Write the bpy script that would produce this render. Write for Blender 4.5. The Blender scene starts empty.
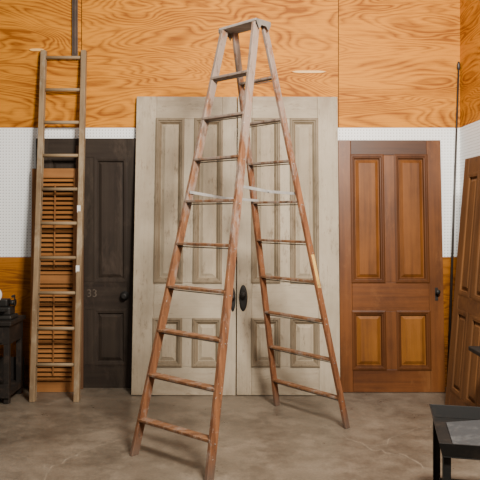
import bpy, bmesh, math, random
from mathutils import Vector, Matrix
random.seed(4)
C = bpy.context.scene.collection
F_PX, HZ, CAMH = 656.0, 215.0, 1.5

# ------------------------------------------------------------------ helpers
def new_bm(): return bmesh.new()

def box(bm, x0, x1, y0, y1, z0, z1, mi=0):
    vs = [bm.verts.new(p) for p in ((x0,y0,z0),(x1,y0,z0),(x1,y1,z0),(x0,y1,z0),(x0,y0,z1),(x1,y0,z1),(x1,y1,z1),(x0,y1,z1))]
    for f in ((3,2,1,0),(4,5,6,7),(0,1,5,4),(1,2,6,5),(2,3,7,6),(3,0,4,7)):
        fc = bm.faces.new([vs[i] for i in f]); fc.material_index = mi

def hull8(bm, bot, top):
    vs = [bm.verts.new(p) for p in list(bot)+list(top)]
    for f in ((3,2,1,0),(4,5,6,7),(0,1,5,4),(1,2,6,5),(2,3,7,6),(3,0,4,7)):
        bm.faces.new([vs[i] for i in f])

def rail_prism(bm, p0, p1, u, v, t, w):
    """sheared board with level ends: u = thickness direction, v = width direction"""
    def ring(p): return [p-u*t/2-v*w/2, p+u*t/2-v*w/2, p+u*t/2+v*w/2, p-u*t/2+v*w/2]
    hull8(bm, ring(Vector(p0)), ring(Vector(p1)))

def beam(bm, p0, p1, wdir, w, t):
    p0, p1 = Vector(p0), Vector(p1)
    a = (p1-p0).normalized(); wd = Vector(wdir); wd = (wd - a*wd.dot(a)).normalized(); td = a.cross(wd)
    def ring(p): return [p-wd*w/2-td*t/2, p+wd*w/2-td*t/2, p+wd*w/2+td*t/2, p-wd*w/2+td*t/2]
    hull8(bm, ring(p0), ring(p1))

def tube(bm, p0, p1, r, n=12, r1=None):
    p0, p1 = Vector(p0), Vector(p1); r1 = r if r1 is None else r1
    a = (p1-p0).normalized()
    s = Vector((0,0,1)) if abs(a.z) < .9 else Vector((1,0,0))
    x = a.cross(s).normalized(); y = a.cross(x)
    A = [bm.verts.new(p0+(x*math.cos(k*2*math.pi/n)+y*math.sin(k*2*math.pi/n))*r) for k in range(n)]
    B = [bm.verts.new(p1+(x*math.cos(k*2*math.pi/n)+y*math.sin(k*2*math.pi/n))*r1) for k in range(n)]
    for k in range(n):
        f = bm.faces.new([A[k],A[(k+1)%n],B[(k+1)%n],B[k]]); f.smooth = True
    bm.faces.new(A[::-1]); bm.faces.new(B)

def lathe(bm, prof, org, axis, n=20, sx=1.0, sz=1.0):
    """prof = [(radius, along)], axis unit vector from org; sx/sz squash the section"""
    a = Vector(axis).normalized(); s = Vector((0,0,1)) if abs(a.z) < .9 else Vector((1,0,0))
    x = a.cross(s).normalized(); y = x.cross(a)
    rings = []
    for r, h in prof:
        rings.append([bm.verts.new(Vector(org)+a*h+x*math.cos(k*2*math.pi/n)*r*sx+y*math.sin(k*2*math.pi/n)*r*sz) for k in range(n)])
    for i in range(len(rings)-1):
        for k in range(n):
            f = bm.faces.new([rings[i][k],rings[i][(k+1)%n],rings[i+1][(k+1)%n],rings[i+1][k]]); f.smooth = True
    bm.faces.new(rings[0][::-1]); bm.faces.new(rings[-1])

def obj(name, bm, mats, parent=None, bevel=0.0, kind=None, label=None):
    bmesh.ops.recalc_face_normals(bm, faces=bm.faces)
    me = bpy.data.meshes.new(name); bm.to_mesh(me); bm.free()
    for m in (mats if isinstance(mats, (list,tuple)) else [mats]): me.materials.append(m)
    o = bpy.data.objects.new(name, me); C.objects.link(o)
    if parent: o.parent = parent
    if bevel:
        b = o.modifiers.new('bevel','BEVEL'); b.width = bevel; b.segments = 2; b.limit_method = 'ANGLE'; b.angle_limit = math.radians(40)
    if kind: o['kind'] = kind
    if label: o['label'] = label
    return o

def tag(o, label, cat, group=None):
    o['label'] = label; o['category'] = cat
    if group: o['group'] = group
    return o

def thing(name, label, cat, loc=(0,0,0), rot=(0,0,0), group=None):
    o = bpy.data.objects.new(name, None); C.objects.link(o)
    o.empty_display_size = .1; o.location = loc; o.rotation_euler = rot
    return tag(o, label, cat, group)

# ------------------------------------------------------------------ materials
class NT:
    def __init__(s, name):
        s.m = bpy.data.materials.new(name); s.m.use_nodes = True
        s.t = s.m.node_tree; s.b = s.t.nodes['Principled BSDF']
        s.tc = s.t.nodes.new('ShaderNodeTexCoord')
    def n(s, ty, **kw):
        x = s.t.nodes.new(ty)
        for k, v in kw.items(): setattr(x, k, v)
        return x
    def l(s, a, b): s.t.links.new(a, b)
    def math(s, op, a, b=None, c=None):
        x = s.n('ShaderNodeMath', operation=op)
        for i, q in enumerate((a,b,c)):
            if q is None: continue
            if isinstance(q, (int,float)): x.inputs[i].default_value = q
            else: s.l(q, x.inputs[i])
        return x.outputs[0]
    def mapped(s, scale, src=None, loc=(0,0,0)):
        mp = s.n('ShaderNodeMapping'); mp.inputs['Scale'].default_value = scale; mp.inputs['Location'].default_value = loc
        s.l(src or s.tc.outputs['Object'], mp.inputs['Vector']); return mp.outputs['Vector']
    def noise(s, vec, scale=1, detail=3, rough=.55, dist=0):
        x = s.n('ShaderNodeTexNoise'); x.inputs['Scale'].default_value = scale; x.inputs['Detail'].default_value = detail
        x.inputs['Roughness'].default_value = rough; x.inputs['Distortion'].default_value = dist
        s.l(vec, x.inputs['Vector']); return x.outputs['Fac']
    def ramp(s, fac, stops):
        r = s.n('ShaderNodeValToRGB'); e = r.color_ramp.elements
        while len(e) < len(stops): e.new(.5)
        for i, (p, c) in enumerate(stops):
            e[i].position = p; e[i].color = (*c, 1) if isinstance(c, tuple) else (c, c, c, 1)
        s.l(fac, r.inputs['Fac']); return r.outputs['Color']
    def mix(s, fac, a, b, mode='MIX'):
        x = s.n('ShaderNodeMix', data_type='RGBA', blend_type=mode)
        for i, q in ((0,fac),(6,a),(7,b)):
            if isinstance(q, (int,float)): x.inputs[i].default_value = q
            elif isinstance(q, tuple): x.inputs[i].default_value = (*q, 1)
            else: s.l(q, x.inputs[i])
        return x.outputs[2]
    def done(s, col, rough=.6, bump=None, bstr=.2, bdist=.01, metal=0, spec=.5):
        if isinstance(col, tuple): s.b.inputs['Base Color'].default_value = (*col,1)
        else: s.l(col, s.b.inputs['Base Color'])
        if isinstance(rough, (int,float)): s.b.inputs['Roughness'].default_value = rough
        else: s.l(rough, s.b.inputs['Roughness'])
        s.b.inputs['Metallic'].default_value = metal
        s.b.inputs['Specular IOR Level'].default_value = spec
        if bump is not None:
            bn = s.n('ShaderNodeBump'); bn.inputs['Strength'].default_value = bstr; bn.inputs['Distance'].default_value = bdist
            s.l(bump, bn.inputs['Height']); s.l(bn.outputs['Normal'], s.b.inputs['Normal'])
        return s.m

def wood(name, light, dark, axis='z', rough=.5, worn=None, worn_amt=.5, fine=60, blotch=.25, spec=.3):
    s = NT(name)
    sc = {'x':(1.2,fine*.5,fine*.5),'y':(fine*.5,1.2,fine*.5),'z':(fine*.5,fine*.5,1.2)}[axis]
    sc2 = {'x':(.9,7,7),'y':(7,.9,7),'z':(7,7,.9)}[axis]
    g = s.noise(s.mapped(sc), 1, 4, .6)
    b = s.noise(s.mapped(sc2), 1, 3, .5, .6)
    c = s.noise(s.mapped((2.6,2.6,1.8)), 1, 4, .6)
    k = s.math('ADD', s.math('MULTIPLY', g, .5), s.math('MULTIPLY', b, .5))
    k = s.math('ADD', k, s.math('MULTIPLY', s.math('SUBTRACT', c, .5), blotch*2))
    col = s.ramp(k, [(.34, dark), (.64, light)])
    if worn:
        w = s.noise(s.mapped((5,5,2.5)), 1, 5, .7, .4)
        col = s.mix(s.ramp(w, [(.62-worn_amt*.2, 0.0), (.78-worn_amt*.2, .85)]), col, worn)
    return s.done(col, rough, g, .15, .004, spec=spec)

def plywood(name, light, dark, mul=1.0, rough=.65):
    s = NT(name)
    sp = s.n('ShaderNodeSeparateXYZ'); s.l(s.tc.outputs['Object'], sp.inputs[0])
    u = s.math('ADD', sp.outputs[0], sp.outputs[1]); w = sp.outputs[2]
    us = s.math('DIVIDE', s.math('SUBTRACT', u, 6.575), 2.24)
    sheet = s.math('FLOOR', us)
    cb = s.n('ShaderNodeCombineXYZ'); s.l(s.math('MULTIPLY', u, .6), cb.inputs[0])
    s.l(s.math('MULTIPLY', sheet, 3.7), cb.inputs[1]); s.l(s.math('MULTIPLY', w, 2.5), cb.inputs[2])
    n1 = s.noise(cb.outputs[0], 1.0, 2.8, .44, .6)
    ph = s.math('MULTIPLY', n1, 33.0)
    fr = s.math('FRACT', ph)
    cb2 = s.n('ShaderNodeCombineXYZ'); s.l(s.math('MULTIPLY', u, 5), cb2.inputs[0]); s.l(s.math('MULTIPLY', w, 90), cb2.inputs[2])
    fine = s.noise(cb2.outputs[0], 1, 4, .65)
    line = s.ramp(fr, [(0, .95), (.14, .5), (.35, .14), (.55, .12), (.82, .6), (1, .95)])
    cb3 = s.n('ShaderNodeCombineXYZ'); s.l(s.math('MULTIPLY', u, 1.1), cb3.inputs[0]); s.l(sheet, cb3.inputs[1]); s.l(s.math('MULTIPLY', w, 6), cb3.inputs[2])
    big = s.noise(cb3.outputs[0], 1, 4, .6)
    lw = s.ramp(big, [(.34, .35), (.62, 1.1)])
    f = s.math('ADD', s.math('MULTIPLY', line, lw), s.math('MULTIPLY', s.math('SUBTRACT', fine, .5), 1.4))
    f = s.math('ADD', f, s.math('MULTIPLY', s.math('SUBTRACT', big, .5), .95))
    col = s.ramp(f, [(0.0, light), (.95, dark)])
    seam = s.math('LESS_THAN', s.math('FRACT', us), .0032)
    col = s.mix(seam, col, tuple(c*.2 for c in dark))
    return s.done(col, rough, fine, .08, .003, spec=.2)

def pegboard():
    s = NT('pegboard white')
    sp = s.n('ShaderNodeSeparateXYZ'); s.l(s.tc.outputs['Object'], sp.inputs[0])
    u = s.math('ADD', sp.outputs[0], sp.outputs[1]); w = sp.outputs[2]
    P = .0262
    a = s.math('SUBTRACT', s.math('FRACT', s.math('DIVIDE', u, P)), .5)
    b = s.math('SUBTRACT', s.math('FRACT', s.math('DIVIDE', w, P)), .5)
    d = s.math('SQRT', s.math('ADD', s.math('MULTIPLY', a, a), s.math('MULTIPLY', b, b)))
    hole = s.math('LESS_THAN', d, .15)
    nz = s.noise(s.mapped((1.5,1.5,1.5)), 1, 3)
    base = s.ramp(nz, [(.3, (.82,.83,.82)), (.7, (.90,.91,.905))])
    return s.done(s.mix(hole, base, (.20,.17,.14)), .5, spec=.3)

def concrete():
    s = NT('concrete floor')
    v = s.tc.outputs['Object']
    n1 = s.noise(s.mapped((.9,.9,.9)), 1, 5, .6, .5)
    n2 = s.noise(s.mapped((5,5,5)), 1, 6, .7)
    n3 = s.noise(s.mapped((70,70,70)), 1, 3, .6)
    k = s.math('ADD', s.math('MULTIPLY', n1, .4), s.math('ADD', s.math('MULTIPLY', n2, .4), s.math('MULTIPLY', n3, .2)))
    col = s.ramp(k, [(.38, (.085,.064,.045)), (.5, (.145,.114,.083)), (.62, (.215,.172,.128))])
    dark = s.ramp(s.noise(s.mapped((2.8,2.8,2.8), loc=(9,1,3)), 1, 8, .8), [(.49, 0.0), (.61, .6)])
    col = s.mix(dark, col, (.066,.049,.034))
    lt = s.ramp(s.noise(s.mapped((3.6,3.6,3.6), loc=(2,7,5)), 1, 9, .82), [(.54, 0.0), (.65, .4)])
    col = s.mix(lt, col, (.25,.20,.15))
    r = s.ramp(n2, [(.3, .26), (.7, .45)])
    return s.done(col, r, k, .06, .01, spec=.4)

def painted_wear(name, axis, base1, base2, bare, amt=.5):
    s = NT(name)
    st = s.noise(s.mapped({'x':(1.5,40,40),'z':(40,40,1.5)}[axis]), 1, 5, .62)
    bl = s.noise(s.mapped({'x':(2.5,4,4),'z':(4,4,2.5)}[axis]), 1, 5, .6, .3)
    col = s.ramp(s.math('ADD', s.math('MULTIPLY', bl, .65), s.math('MULTIPLY', st, .35)), [(.38, base2), (.6, base1)])
    sm = s.noise(s.mapped({'x':(16,60,60),'z':(60,60,16)}[axis]), 1, 5, .75)
    mid = s.noise(s.mapped({'x':(4,13,13),'z':(13,13,4)}[axis]), 1, 5, .7)
    k = s.math('ADD', s.math('MULTIPLY', sm, .5), s.math('MULTIPLY', mid, .5))
    col = s.mix(s.ramp(k, [(.56-amt*.03, 0.0), (.64-amt*.03, .6)]), col, bare)
    col = s.mix(s.ramp(st, [(.52, 0.0), (.74, .38)]), col, bare)
    gm = s.noise(s.mapped((1.4,1.4,1.1), loc=(5,3,8)), 1, 5, .65)
    col = s.mix(s.ramp(gm, [(.5, 0.0), (.7, .25)]), col, tuple(c*1.1 for c in bare))
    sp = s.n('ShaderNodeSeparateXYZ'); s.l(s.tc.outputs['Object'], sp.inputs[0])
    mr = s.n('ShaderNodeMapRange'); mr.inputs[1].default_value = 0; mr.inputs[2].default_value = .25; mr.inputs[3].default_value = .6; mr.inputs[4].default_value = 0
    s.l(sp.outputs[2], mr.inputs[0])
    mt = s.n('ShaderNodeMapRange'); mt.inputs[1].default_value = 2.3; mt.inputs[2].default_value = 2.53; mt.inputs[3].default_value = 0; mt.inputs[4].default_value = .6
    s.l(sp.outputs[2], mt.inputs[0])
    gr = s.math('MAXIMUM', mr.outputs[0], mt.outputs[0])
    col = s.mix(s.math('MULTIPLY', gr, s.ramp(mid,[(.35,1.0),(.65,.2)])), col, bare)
    return s.done(col, .65, st, .2, .003, spec=.25)

def plain(name, c, rough=.5, metal=0, var=.25, sc=12, spec=.5):
    s = NT(name); nz = s.noise(s.mapped((sc,sc,sc)), 1, 4, .6)
    return s.done(s.ramp(nz, [(.3, tuple(x*(1-var) for x in c)), (.7, tuple(min(1,x*(1+var)) for x in c))]), rough, metal=metal, spec=spec)

def worn_metal(name, c, bare, rough=.6, spec=.25):
    s = NT(name); nz = s.noise(s.mapped((9,9,9)), 1, 6, .75)
    return s.done(s.ramp(nz, [(.5, c), (.68, bare)]), rough, spec=spec)

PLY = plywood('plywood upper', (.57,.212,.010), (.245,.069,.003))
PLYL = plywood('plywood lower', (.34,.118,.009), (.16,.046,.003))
STICK = wood('pale stick wood', (.78,.47,.16), (.66,.36,.10), 'x')
PEG = pegboard(); CONC = concrete()
CRK = plain('floor crack filler', (.23,.185,.138), .6)
GC1, GC2, GB = (.43,.362,.268), (.325,.268,.19), (.16,.111,.066)
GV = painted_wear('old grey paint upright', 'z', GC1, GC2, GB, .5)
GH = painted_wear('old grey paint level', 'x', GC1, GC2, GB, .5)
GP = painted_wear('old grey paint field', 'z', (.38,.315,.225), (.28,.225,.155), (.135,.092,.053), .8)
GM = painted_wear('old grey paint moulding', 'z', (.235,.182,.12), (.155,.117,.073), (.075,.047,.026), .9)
BV = wood('brown door upright', (.155,.051,.011), (.072,.023,.006), 'z', .42, blotch=.34, worn=(.18,.07,.02), worn_amt=.3)
BH = wood('brown door level', (.15,.049,.011), (.07,.022,.006), 'x', .42, blotch=.34, worn=(.18,.07,.02), worn_amt=.3)
BHT = wood('brown door top', (.07,.024,.007), (.035,.012,.005), 'x', .45)
BP = wood('brown door upper field', (.18,.062,.012), (.085,.028,.006), 'z', .45, blotch=.36, spec=.2)
BP2 = wood('brown door lower field', (.22,.081,.014), (.11,.038,.008), 'z', .45, blotch=.34, spec=.2)
BM_ = wood('brown door moulding', (.095,.031,.007), (.052,.017,.005), 'z', .45, spec=.2)
DV = wood('dark door upright', (.040,.029,.022), (.022,.016,.012), 'z', .65, worn=(.058,.042,.031), spec=.12)
DH = wood('dark door level', (.038,.028,.021), (.021,.015,.012), 'x', .65, worn=(.058,.042,.031), spec=.12)
DP = wood('dark door field', (.038,.028,.021), (.021,.015,.012), 'z', .65, worn=(.056,.040,.030), spec=.12)
SHV = wood('shutter wood upright', (.27,.11,.029), (.16,.06,.015), 'z', .6)
SHX = wood('shutter wood level', (.31,.13,.035), (.19,.073,.018), 'x', .6)
SDV = wood('dark shutter upright', (.17,.068,.022), (.085,.033,.011), 'z', .55)
BRD = wood('dark brown plank', (.11,.05,.021), (.055,.025,.011), 'z', .6)
LAD = wood('tan ladder wood', (.25,.17,.094), (.125,.078,.04), 'z', .65, worn=(.33,.27,.185), worn_amt=.5)
LADX = wood('tan ladder rung wood', (.30,.21,.12), (.16,.105,.055), 'x', .65)
def ladder_wood(name, axis, red=1.0, shift=0.0, speck=.5):
    s = NT(name)
    sc = {'x':(2,30,30),'z':(30,30,1.5)}[axis]
    g = s.noise(s.mapped(sc), 1, 4, .6)
    col = s.ramp(g, [(.35, (.105*red,.043,.019)), (.65, (.215*red,.095,.040))])
    w = s.noise(s.mapped((12,12,4)), 1, 6, .75, .3)
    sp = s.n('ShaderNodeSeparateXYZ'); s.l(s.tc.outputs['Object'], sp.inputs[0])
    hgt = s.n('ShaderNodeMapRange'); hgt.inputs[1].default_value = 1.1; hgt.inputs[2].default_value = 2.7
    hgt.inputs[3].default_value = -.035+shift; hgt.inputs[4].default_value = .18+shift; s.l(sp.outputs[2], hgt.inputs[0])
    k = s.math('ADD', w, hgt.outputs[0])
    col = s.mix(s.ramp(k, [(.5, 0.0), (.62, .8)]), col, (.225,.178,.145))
    dk = s.noise(s.mapped((17,17,6), loc=(3,5,1)), 1, 6, .75)
    col = s.mix(s.ramp(dk, [(.54, 0.0), (.64, .65)]), col, (.06,.031,.017))
    pt = s.noise(s.mapped((55,55,40), loc=(1,8,2)), 1, 3, .7)
    col = s.mix(s.ramp(pt, [(.66, 0.0), (.70, speck)]), col, (.45,.40,.34))
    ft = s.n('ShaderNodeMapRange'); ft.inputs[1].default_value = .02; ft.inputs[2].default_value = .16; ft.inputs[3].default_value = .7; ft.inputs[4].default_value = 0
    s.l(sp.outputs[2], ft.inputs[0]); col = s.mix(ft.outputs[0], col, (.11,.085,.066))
    return s.done(col, .62, g, .2, .003, spec=.25)
SLZ = ladder_wood('step ladder front rail wood', 'z', 1.05); SLZ2 = ladder_wood('step ladder rear rail wood', 'z', 1.1, -.05); SLX = ladder_wood('step ladder tread wood', 'x', .98, .03)
CAPM = wood('grey weathered cap', (.34,.295,.255), (.19,.155,.132), 'x', .7)
STEEL = plain('worn galvanised steel', (.29,.28,.265), .6, .2)
DSTEEL = plain('dull hinge steel', (.20,.185,.165), .5, .4)
BLK = worn_metal('black painted steel', (.008,.0075,.007), (.024,.018,.014))
IRON = plain('dark cast iron', (.022,.02,.018), .5, .3, spec=.3)
DKW = worn_metal('near black table paint', (.013,.010,.008), (.04,.027,.019))
GREYP = plain('pale grey abrasive', (.50,.49,.47), .8)
SHEET = worn_metal('blue grey metal sheet', (.040,.042,.045), (.085,.086,.087))
PAPER = plain('white paper', (.70,.69,.65), .8, var=.04)
YEL = plain('yellow worn label', (.60,.38,.10), .7)
RODM = plain('dark pole', (.03,.022,.018), .45)
RPV = wood('red brown board upright', (.155,.064,.019), (.082,.033,.011), 'z', .6)
RPH = wood('red brown board level', (.15,.061,.018), (.078,.031,.011), 'y', .6)

def gp(px, py):
    Z = F_PX*CAMH/(py-HZ); return Vector(((px-240)*Z/F_PX, Z, 0))

# ------------------------------------------------------------------ setting
YW, XR = 5.72, 1.918
bm = new_bm(); box(bm, -4.2, XR+.1, -1.5, YW+.1, -.1, 0)
# hairline filled cracks in the slab
def crack(pts, w):
    P = []
    for i in range(len(pts)-1):
        a, b = Vector(pts[i]), Vector(pts[i+1]); n = 7
        for k in range(n):
            q = a.lerp(b, k/n); q += Vector((random.uniform(-1,1)*.014, random.uniform(-1,1)*.03, 0)); P.append(q)
    P.append(Vector(pts[-1])); prev = None
    for i, q in enumerate(P):
        d = (P[min(i+1,len(P)-1)]-P[max(i-1,0)]).normalized(); nn = Vector((-d.y,d.x,0))
        ww = w*random.uniform(.4,1.1)*(0.3 if i in (0,len(P)-1) else 1)
        cur = [bm.verts.new((q+nn*ww/2)+Vector((0,0,.0006))), bm.verts.new((q-nn*ww/2)+Vector((0,0,.0006)))]
        if prev:
            f = bm.faces.new([prev[0],prev[1],cur[1],cur[0]]); f.material_index = 1
        prev = cur
crack([gp(30,500), gp(52,468), gp(84,450), gp(132,436)], .010)
crack([gp(52,468), gp(20,458), gp(-10,455)], .007)
crack([gp(345,436), gp(372,449), gp(402,455), gp(434,472)], .009)
crack([gp(372,449), gp(415,430), gp(440,424)], .006)
obj('floor', bm, [CONC, CRK], kind='structure')
bm = new_bm()
box(bm, -4.2, XR+.1, YW, YW+.1, 2.262, 3.9, 0)
box(bm, -4.2, XR+.1, YW, YW+.1, 1.134, 2.26, 1)
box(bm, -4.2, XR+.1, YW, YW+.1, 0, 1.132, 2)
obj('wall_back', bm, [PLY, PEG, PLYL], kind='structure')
bm = new_bm()
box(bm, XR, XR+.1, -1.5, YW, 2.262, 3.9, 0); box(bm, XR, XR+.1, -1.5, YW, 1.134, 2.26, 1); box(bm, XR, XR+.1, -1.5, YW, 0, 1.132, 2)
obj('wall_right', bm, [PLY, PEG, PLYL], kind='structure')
# dark strip running down the plywood
bm = new_bm(); box(bm, -1.462, -1.412, YW-.018, YW, 2.86, 3.85); box(bm, -1.445, -1.429, YW-.022, YW-.018, 2.9, 3.85)
obj('trim_1', bm, plain('dark wall strip', (.05,.03,.02), .5), kind='structure', bevel=.003)
# pale wooden strips fixed to the plywood
def stick(px, py, L, H, label):
    x, z = (px-240)*YW/F_PX, CAMH-(py-HZ)*YW/F_PX
    bm = new_bm(); n = 8; A = []; B = []
    for s_ in (1,-1):
        for k in range(n):
            a = (-1+2*k/n)*s_
            h = s_*(1-abs(a)**5)*H/2
            A.append(bm.verts.new((a*L/2, .003, h))); B.append(bm.verts.new((a*L/2, -.012, h*.8)))
    m = len(A); bm.faces.new(A); bm.faces.new(B[::-1])
    for k in range(m): bm.faces.new([A[k],A[(k+1)%m],B[(k+1)%m],B[k]])
    o = tag(obj('wooden_peg', bm, STICK), label, 'wooden peg'); o.location = (x, YW, z)
    return o
stick(309, 72, .30, .026, 'pale wooden peg on the plywood right of the stepladder top')
stick(37, 50, .13, .026, 'pale wooden peg on the plywood beside the narrow ladder top')

# ------------------------------------------------------------------ panelled doors
def loft_rect(bm, x0, x1, z0, z1, rings, fill=True, close=False):
    R = []
    for ins, y in rings:
        R.append([bm.verts.new(p) for p in ((x0+ins,y,z0+ins),(x1-ins,y,z0+ins),(x1-ins,y,z1-ins),(x0+ins,y,z1-ins))])
    for i in range(len(R)-1):
        for k in range(4): bm.faces.new([R[i][k],R[i][(k+1)%4],R[i+1][(k+1)%4],R[i+1][k]])
    if fill: bm.faces.new(R[-1])
    if close:
        for k in range(4): bm.faces.new([R[-1][k],R[-1][(k+1)%4],R[0][(k+1)%4],R[0][k]])

def panelled_door(label, cat, loc, rot, W, H, t, sl, sr, mid, rails, V, Hm, Pm, Mm, topm=None, mould=.045, proud=.012, group=None, cols=2, name='panelled_door'):
    r = thing(name, label, cat, loc, rot, group); r['kind'] = 'thing'
    for a, b in ((-W/2, -W/2+sl), (W/2-sr, W/2)):
        bm = new_bm(); box(bm, a, b, -t, 0, 0, H); obj('stile', bm, V, r, .003)
    xa, xb = -W/2+sl, W/2-sr
    for i, (z0, z1) in enumerate(rails):
        bm = new_bm(); box(bm, xa+.0008, xb-.0008, -t+.0008, 0, z0, z1)
        obj('rail', bm, topm if (topm and i == len(rails)-1) else Hm, r, .003)
    pw = (xb-xa-mid*(cols-1))/cols
    for i in range(len(rails)-1):
        z0, z1 = rails[i][1], rails[i+1][0]
        for c in range(cols-1):
            bm = new_bm(); x = xa+pw*(c+1)+mid*c; box(bm, x, x+mid, -t+.0004, 0, z0+.0008, z1-.0008); obj('muntin', bm, V, r, .003)
        for c in range(cols):
            x0 = xa+c*(pw+mid); x1 = x0+pw
            bm = new_bm(); y = -t
            loft_rect(bm, x0+mould*.8, x1-mould*.8, z0+mould*.8, z1-mould*.8, [(0,-.004),(0,y+.018),(.014,y+.018),(.036,y+.007),(.040,y+.004)])
            p = obj('panel', bm, Pm[i] if isinstance(Pm, list) else Pm, r)
            bm = new_bm()
            loft_rect(bm, x0, x1, z0, z1, [(-.006,y+.001),(-.006,y-proud*.6),(.004,y-proud),(.014,y-proud),(.02,y-proud*.3),(.028,y-proud*.2),(.034,y+.006),(mould,y+.016),(mould,y+.02),(0,y+.02)], fill=False, close=True)
            obj('moulding', bm, Mm, p)
    return r

def oval_knob(r, x, z, t, pw, ph, kr=.026, label=None):
    bm = new_bm(); lathe(bm, [(.5,0),(.5,.004),(.44,.008),(.3,.009)], (x,-t,z), (0,-1,0), 28, pw, ph); e = obj('escutcheon', bm, IRON, r, label=label)
    bm = new_bm(); lathe(bm, [(.009,.008),(.009,.03),(.018,.034),(kr,.044),(kr,.054),(.018,.062),(.006,.065)], (x,-t,z+ph*.12), (0,-1,0), 20); obj('knob', bm, IRON, r)

big_rails = [(0,.235),(.63,.93),(2.335,2.53)]
th = .0905
DOORS = 'door'
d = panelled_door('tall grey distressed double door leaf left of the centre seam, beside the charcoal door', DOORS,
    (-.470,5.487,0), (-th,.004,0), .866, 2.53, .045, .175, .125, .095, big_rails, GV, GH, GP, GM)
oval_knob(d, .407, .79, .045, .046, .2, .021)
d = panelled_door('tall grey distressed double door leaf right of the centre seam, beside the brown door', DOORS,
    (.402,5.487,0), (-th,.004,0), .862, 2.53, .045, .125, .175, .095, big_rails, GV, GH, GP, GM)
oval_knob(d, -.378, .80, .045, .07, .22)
d = panelled_door('aged brown four-panel wooden door leaning beside the tall grey pair', DOORS,
    (1.292,5.578,0), (-.0655,0,0), .886, 2.15, .042, .107, .122, .10, [(0,.19),(.68,.925),(2.02,2.15)], BV, BH, [BP2,BP], BM_, BHT, .035, .008)
bm = new_bm(); box(bm, .37, .395, -.045, -.042, .77, .88); obj('lock_plate', bm, IRON, d, .002)
bm = new_bm(); lathe(bm, [(.008,0),(.008,.028),(.016,.034),(.021,.044),(.016,.053),(.005,.056)], (.383,-.045,.845), (0,-1,0), 18); obj('knob', bm, IRON, d)
d = panelled_door('charcoal painted four-panel door with number 33, behind the narrow ladder', DOORS,
    (-1.315,5.716,0), (0,0,0), .91, 2.165, .028, .11, .12, .11, [(0,.2),(.68,.92),(2.0,2.165)], DV, DH, DP, DP, None, .03, .003)
bm = new_bm(); lathe(bm, [(.04,0),(.04,.004),(.012,.006),(.012,.03),(.028,.036),(.03,.048),(.016,.056)], (.315,-.028,.80), (0,-1,0), 20); obj('knob', bm, IRON, d)
# painted number on the dark door
cu = bpy.data.curves.new('number','FONT'); cu.body = '33'; cu.size = .095; cu.align_x = 'CENTER'; cu.extrude = .0006
to = bpy.data.objects.new('number_tmp', cu); C.objects.link(to); bpy.context.view_layer.update()
me = bpy.data.meshes.new_from_object(to.evaluated_get(bpy.context.evaluated_depsgraph_get()))
bpy.data.objects.remove(to)
me.transform(Matrix.Translation((.032,-.029,.79)) @ Matrix.Rotation(math.pi/2, 4, 'X'))
me.materials.clear(); me.materials.append(plain('faded pale figures', (.085,.067,.052), .7, var=.5, sc=70, spec=.1))
no = bpy.data.objects.new('number', me); C.objects.link(no); no.parent = d; no['label'] = 'painted number 33'

# narrow plank standing against the dark door
bm = new_bm(); box(bm, -.034,.034,-.018,0,0,2.10)
pl = obj('wooden_plank', bm, BRD, None, .002); pl.location = (-1.384,5.66,0); pl.rotation_euler = (-.011,0,0)
tag(pl, 'narrow dark brown plank standing just right of the narrow ladder against the charcoal door', 'plank')

# boards leaning on the right wall
panelled_door('reddish brown panelled board leaning outermost on the right wall', 'panel', (1.632,4.75,0), (-.082,0,-math.pi/2), .74, 1.94, .035, .1, .1, .09,
    [(0,.16),(.78,.9),(1.82,1.94)], RPV, RPH, RPV, RPV, None, .03, .002)
panelled_door('dark brown panelled board leaning between the outermost board and right wall', 'panel', (1.745,4.84,0), (-.080,0,-math.pi/2), .74, 1.80, .035, .1, .1, .09,
    [(0,.16),(.78,.9),(1.69,1.80)], SDV, RPH, SDV, SDV, None, .03, .004)

# ------------------------------------------------------------------ louvred shutter
def shutter(label, loc, lean, W, H, t, V, X, zmid):
    r = thing('louvred_shutter', label, 'shutter', loc, (-lean,0,0))
    s = .048
    for a in (-W/2, W/2-s):
        bm = new_bm(); box(bm, a, a+s, -t, 0, 0, H); obj('stile', bm, V, r, .002)
    rl = [(0,.085),(zmid-.035,zmid+.035),(H-.08,H)]
    for z0, z1 in rl:
        bm = new_bm(); box(bm, -W/2+s+.0005, W/2-s-.0005, -t+.001, -.001, z0, z1); obj('rail', bm, X, r, .002)
    for i in range(2):
        z0, z1 = rl[i][1], rl[i+1][0]; n = int((z1-z0)/.039)
        for k in range(n):
            z = z0+(k+.5)*(z1-z0)/n
            bm = new_bm()
            beam(bm, (-W/2+s+.001,-t/2,z), (W/2-s-.001,-t/2,z), (0,-.72,-.69), .033, .0055)
            obj('slat', bm, X, r)
        bm = new_bm(); box(bm, -.005, .005, -t-.010, -t-.002, z0+.06, z1-.06); obj('tilt_rod', bm, V, r)
    return r
shutter('orange-brown louvred shutter directly behind the narrow ladder', (-1.582,5.58,0), .042, .405, 1.90, .03, SHV, SHX, .95)

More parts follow.
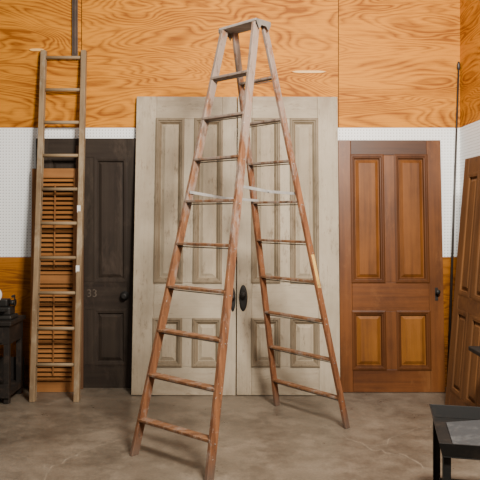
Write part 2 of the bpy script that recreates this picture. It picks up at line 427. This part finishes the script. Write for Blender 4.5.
# ------------------------------------------------------------------ narrow straight ladder
r = thing('straight_ladder', 'narrow weathered tan wooden ladder leaning in front of the shutter', 'ladder', (-1.49,5.28,0))
o0 = Vector((-1.49,5.28,0))
L0, L1 = Vector((-1.668,5.28,0))-o0, Vector((-1.700,5.688,2.925))-o0
R0, R1 = Vector((-1.314,5.28,0))-o0, Vector((-1.352,5.688,2.925))-o0
for a, b in ((L0,L1),(R0,R1)):
    bm = new_bm(); rail_prism(bm, a, b, Vector((1,0,0)), Vector((0,1,0)), .043, .058); obj('side_rail', bm, LAD, r, .004)
for k in range(10):
    z = .286+k*.2863; f = z/2.925
    a, b = L0.lerp(L1, f), R0.lerp(R1, f)
    bm = new_bm(); tube(bm, a, b, .0145, 12); obj('rung', bm, LADX, r)
# small white tags hanging from its right rail
for zc in (1.055, 1.55):
    a = R0.lerp(R1, zc/2.925)
    bm = new_bm(); box(bm, a.x-.022, a.x+.006, a.y-.0315, a.y-.0295, zc-.03, zc+.03)
    obj('paper_tag', bm, PAPER, r, label='small white paper tag')

# ------------------------------------------------------------------ stepladder
FL, FR, RR, RL = gp(134,455), gp(209,481), gp(347,428), gp(277,405.5)
ctr = (FL+FR+RR+RL)/4
u = Vector((.715,-.70,0)).normalized(); v = Vector((.70,.715,0)).normalized()
top = Vector((.03,4.39,2.752))
r = thing('stepladder', 'tall reddish-brown wooden double-sided A-frame stepladder standing open on the concrete floor', 'ladder', ctr)
def loc(p): return p-ctr
FLt, FRt = top-v*.045-u*.147, top-v*.045+u*.147
RLt, RRt = top+v*.045-u*.135, top+v*.045+u*.135
def at(a, b, z): return a.lerp(b, z/top.z)
for a, b, w, side in ((FL,FLt,.056,1),(FR,FRt,.056,1),(RL,RLt,.050,0),(RR,RRt,.050,0)):
    bm = new_bm(); rail_prism(bm, loc(a), loc(b), u, v, .025 if side else .022, w); rr = obj('front_rail' if side else 'rear_rail', bm, SLZ if side else SLZ2, r, .003)
    if a is RR:
        bm = new_bm(); p, q = at(a,b,1.0), at(a,b,1.23)
        off = u*(.011+.0006); n_ = u*.0012
        bq = [loc(p)+off-v*.015, loc(p)+off+v*.015]; tq = [loc(q)+off-v*.015, loc(q)+off+v*.015]
        hull8(bm, [bq[0],bq[1],bq[1]+n_,bq[0]+n_], [tq[0],tq[1],tq[1]+n_,tq[0]+n_])
        obj('worn_label', bm, YEL, rr, label='narrow worn yellow label')
for k in range(9):
    z = .215+.275*k
    for a0, a1, b0, b1, dpt, th_ in ((FL,FLt,FR,FRt,.064,.017),(RL,RLt,RR,RRt,.050,.016)):
        p, q = loc(at(a0,a1,z)), loc(at(b0,b1,z))
        d_ = (q-p).normalized(); pr = Vector((-d_.y,d_.x,0))
        bm = new_bm(); beam(bm, p, q, pr, dpt, th_); tr = obj('tread', bm, SLX, r, .003)
        bm = new_bm(); tube(bm, p-d_*.018-Vector((0,0,.02)), q+d_*.018-Vector((0,0,.02)), .0035, 8); obj('tie_rod', bm, DSTEEL, tr)
# spreaders: front rail to rear rail on each side, dropping slightly to the rear
for a0, a1, b0, b1, s_ in ((FL,FLt,RL,RLt,1),(FR,FRt,RR,RRt,-1)):
    za, zb = (1.65, 1.605) if s_ > 0 else (1.685, 1.645)
    p, q = loc(at(a0,a1,za))+u*.02*s_-v*.02, loc(at(b0,b1,zb))+u*.02*s_+v*.02
    m_ = p.lerp(q,.5)-Vector((0,0,.012))
    bm = new_bm(); beam(bm, p, m_+(m_-p)*.03, (0,0,1), .018, .004); beam(bm, m_+(m_-q)*.03+u*.005*s_, q+u*.005*s_, (0,0,1), .018, .004); tube(bm, m_-u*.008, m_+u*.010, .007, 10)
    obj('spreader', bm, STEEL, r, label='folding grey metal spreader bar')
# top cap
bm = new_bm(); c = loc(Vector((top.x,top.y,top.z+.009)))
def cap_ring(z, L, w): return [c+u*a*L/2+v*b*w/2+Vector((0,0,z)) for a, b in ((-1,-1),(1,-1),(1,1),(-1,1))]
hull8(bm, cap_ring(-.009,.345,.145), cap_ring(.009,.345,.145)); obj('top_cap', bm, CAPM, r, .004)
for s_ in (-1,1):
    bm = new_bm(); e = loc(top)+u*s_*.175
    pts = [(-.07,.014),(.064,.014),(.064,-.010),(.042,-.048),(.02,-.022),(-.025,-.022),(-.047,-.048),(-.07,-.010)]
    A = [bm.verts.new(e+v*a+Vector((0,0,b))) for a, b in pts]; B = [bm.verts.new(e+v*a+Vector((0,0,b))+u*.004*s_) for a, b in pts]
    bm.faces.new(A); bm.faces.new(B[::-1])
    for k in range(8): bm.faces.new([A[k],A[(k+1)%8],B[(k+1)%8],B[k]])
    obj('hinge_plate', bm, DSTEEL, r, label='grey metal hinge plate')

# ------------------------------------------------------------------ pole in the corner
bm = new_bm(); tube(bm, (1.775,5.60,0), (1.898,5.695,2.78), .0115, 12, .008)
lathe(bm, [(.006,0),(.014,.01),(.014,.05),(.008,.07)], (1.8975,5.694,2.76), (.0,.0,1), 12)
tag(obj('pole', bm, RODM), 'long thin dark pole leaning in the corner right of the brown door', 'pole')

# ------------------------------------------------------------------ dark side table with grinder at the left
TX, TY = -2.12, 5.37
r = thing('work_table', 'near-black open work table with drawer and low shelf at the left edge', 'table', (TX,TY,0))
bm = new_bm(); box(bm, -.33, .31, -.19, .19, .62, .655); obj('tabletop', bm, DKW, r, .006)
bm = new_bm(); box(bm, -.31, .29, -.17, .17, .47, .62); obj('apron', bm, DKW, r, .003)
bm = new_bm(); box(bm, -.25, .24, -.18, -.17, .485, .605); dw = obj('drawer', bm, DKW, r, .003)
bm = new_bm(); lathe(bm, [(.006,0),(.006,.015),(.014,.02),(.014,.028),(.005,.032)], (.15,-.18,.545), (0,-1,0), 16); obj('drawer_knob', bm, STEEL, dw)
for sx in (-.285,.265):
    for sy in (-.145,.145):
        bm = new_bm(); rail_prism(bm, (sx,sy,0), (sx,sy,.47), Vector((1,0,0)), Vector((0,1,0)), .045, .045); obj('leg', bm, DKW, r, .004)
bm = new_bm(); box(bm, -.31, .295, -.18, .178, .06, .11); box(bm, -.31, .295, -.19, -.18, .05, .16); box(bm, -.31, .295, .178, .188, .05, .30); obj('lower_shelf', bm, DKW, r, .003)
r = thing('bench_grinder', 'dark bench machine with pale round wheel on the table at left edge', 'grinder', (-1.985,5.35,.655))
bm = new_bm(); box(bm, -.14, .15, -.09, .09, 0, .035); box(bm, -.10,.13,-.06,.07,.035,.10); obj('base', bm, IRON, r, .012)
bm = new_bm(); box(bm, -.09,.10,-.04,.06,.10,.16); obj('motor', bm, IRON, r, .012)
bm = new_bm(); tube(bm, (.1,.01,.13),(.145,.01,.13),.022,14); tube(bm, (.145,.01,.13),(.15,.01,.13),.03,14); obj('spindle', bm, IRON, r)
bm = new_bm(); tube(bm, (.148,.01,.13),(.155,-.03,.19),.006,8); tube(bm, (.155,-.03,.19),(.155,-.075,.19),.01,10); obj('crank', bm, IRON, r)
bm = new_bm(); box(bm, .02,.11,-.12,-.06,.075,.083); tube(bm, (.065,-.06,.06),(.065,-.09,.075),.008,8); obj('tool_rest', bm, IRON, r)
bm = new_bm(); tube(bm, (.0,-.075,.19), (.0,.02,.15), .012, 12); obj('shaft', bm, STEEL, r)
bm = new_bm(); lathe(bm, [(.015,-.02),(.045,-.018),(.062,-.008),(.068,.004),(.066,.018),(.058,.024)], (.0,-.075,.20), (0,1,0), 28); obj('wheel', bm, GREYP, r, label='pale grey round wheel')

# ------------------------------------------------------------------ black tray stand bottom right
ang = math.atan2(-.21,.978)
e1, e2 = Vector((-.21,-.978,0)), Vector((.978,-.21,0))
ctr2 = Vector((1.015,3.46,0))+e1*.29+e2*.26
r = thing('tray_stand', 'low worn black metal tray stand in the right foreground', 'stand', ctr2, (0,0,ang))
hx, hy = .26, .29
bm = new_bm(); box(bm, -hx, hx, -hy, hy, .43, .436)
R = []
for d_, z in ((0,.4362),(.016,.498),(.010,.499),(-.006,.4364)):
    R.append([bm.verts.new((a*(hx+d_), b*(hy+d_), z)) for a, b in ((-1,-1),(1,-1),(1,1),(-1,1))])
for i in range(4):
    for k in range(4): bm.faces.new([R[i][k],R[i][(k+1)%4],R[(i+1)%4][(k+1)%4],R[(i+1)%4][k]])
obj('tray', bm, BLK, r, .0015)
for sx in (-1,1):
    for sy in (-1,1):
        bm = new_bm(); x, y = sx*(hx-.02), sy*(hy-.02)
        box(bm, x-.018, x+.018, y-.002, y+.002, 0, .43); box(bm, x-.002+sx*.016, x+.002+sx*.016, y-.018, y+.018, 0, .43); obj('leg', bm, BLK, r)
bm = new_bm(); box(bm, -hx+.03, hx-.03, -hy+.03, hy-.03, .12, .13); obj('lower_shelf', bm, BLK, r, .002)
# sheet: one edge on the tray floor, sloping up over the right lip
bm = new_bm(); box(bm, 0,.60,-.21,.21,0,.005)
s_ = obj('metal_sheet', bm, SHEET, None, .001)
p = ctr2+e2*(-.20)+e1*.02; s_.location = (p.x, p.y, .4375); s_.rotation_euler = (0,-math.atan2(.066,.475),ang)
tag(s_, 'dull blue-grey metal sheet sloping across the black tray', 'metal sheet')

# small black pedestal table at the right edge
r = thing('pedestal_table', 'black pedestal table whose top corner enters at the right edge', 'table', (1.66,3.98,0))
bm = new_bm(); box(bm, -.21,.21,-.19,.19,.64,.668); obj('tabletop', bm, BLK, r, .006)
bm = new_bm(); tube(bm, (0,0,.03), (0,0,.64), .025, 16); obj('column', bm, BLK, r)
bm = new_bm(); lathe(bm, [(.13,0),(.13,.012),(.05,.03),(.03,.05)], (0,0,0), (0,0,1), 28); obj('base', bm, BLK, r)

# ------------------------------------------------------------------ camera, light
cam = bpy.data.cameras.new('camera'); co = bpy.data.objects.new('camera', cam); C.objects.link(co)
co.location = (0,0,CAMH); co.rotation_euler = (math.pi/2,0,0)
cam.sensor_width = 36; cam.lens = 36*F_PX/480; cam.shift_y = -(240-HZ)/480
bpy.context.scene.camera = co
def area(name, locn, target, size, power, col):
    l = bpy.data.lights.new(name,'AREA'); l.shape = 'RECTANGLE'; l.size, l.size_y = size; l.energy = power; l.color = col
    o = bpy.data.objects.new(name, l); C.objects.link(o); o.location = locn
    o.rotation_euler = (Vector(target)-Vector(locn)).to_track_quat('-Z','Y').to_euler()
area('key', (.9,1.6,3.3), (.15,5.6,1.5), (.7,.5), 370, (1,.94,.84))
area('fill', (-1.6,.6,2.4), (.2,5.5,1.2), (1.5,1.5), 20, (1,.95,.88))
area('overhead_fill', (.2,3.7,4.3), (.2,4.9,0), (1.6,.6), 55, (1,.94,.85))  # added fill lamp from above, not a fixture of the room
w = bpy.data.worlds.new('world'); bpy.context.scene.world = w; w.use_nodes = True
w.node_tree.nodes['Background'].inputs[0].default_value = (1,.95,.88,1); w.node_tree.nodes['Background'].inputs[1].default_value = .11
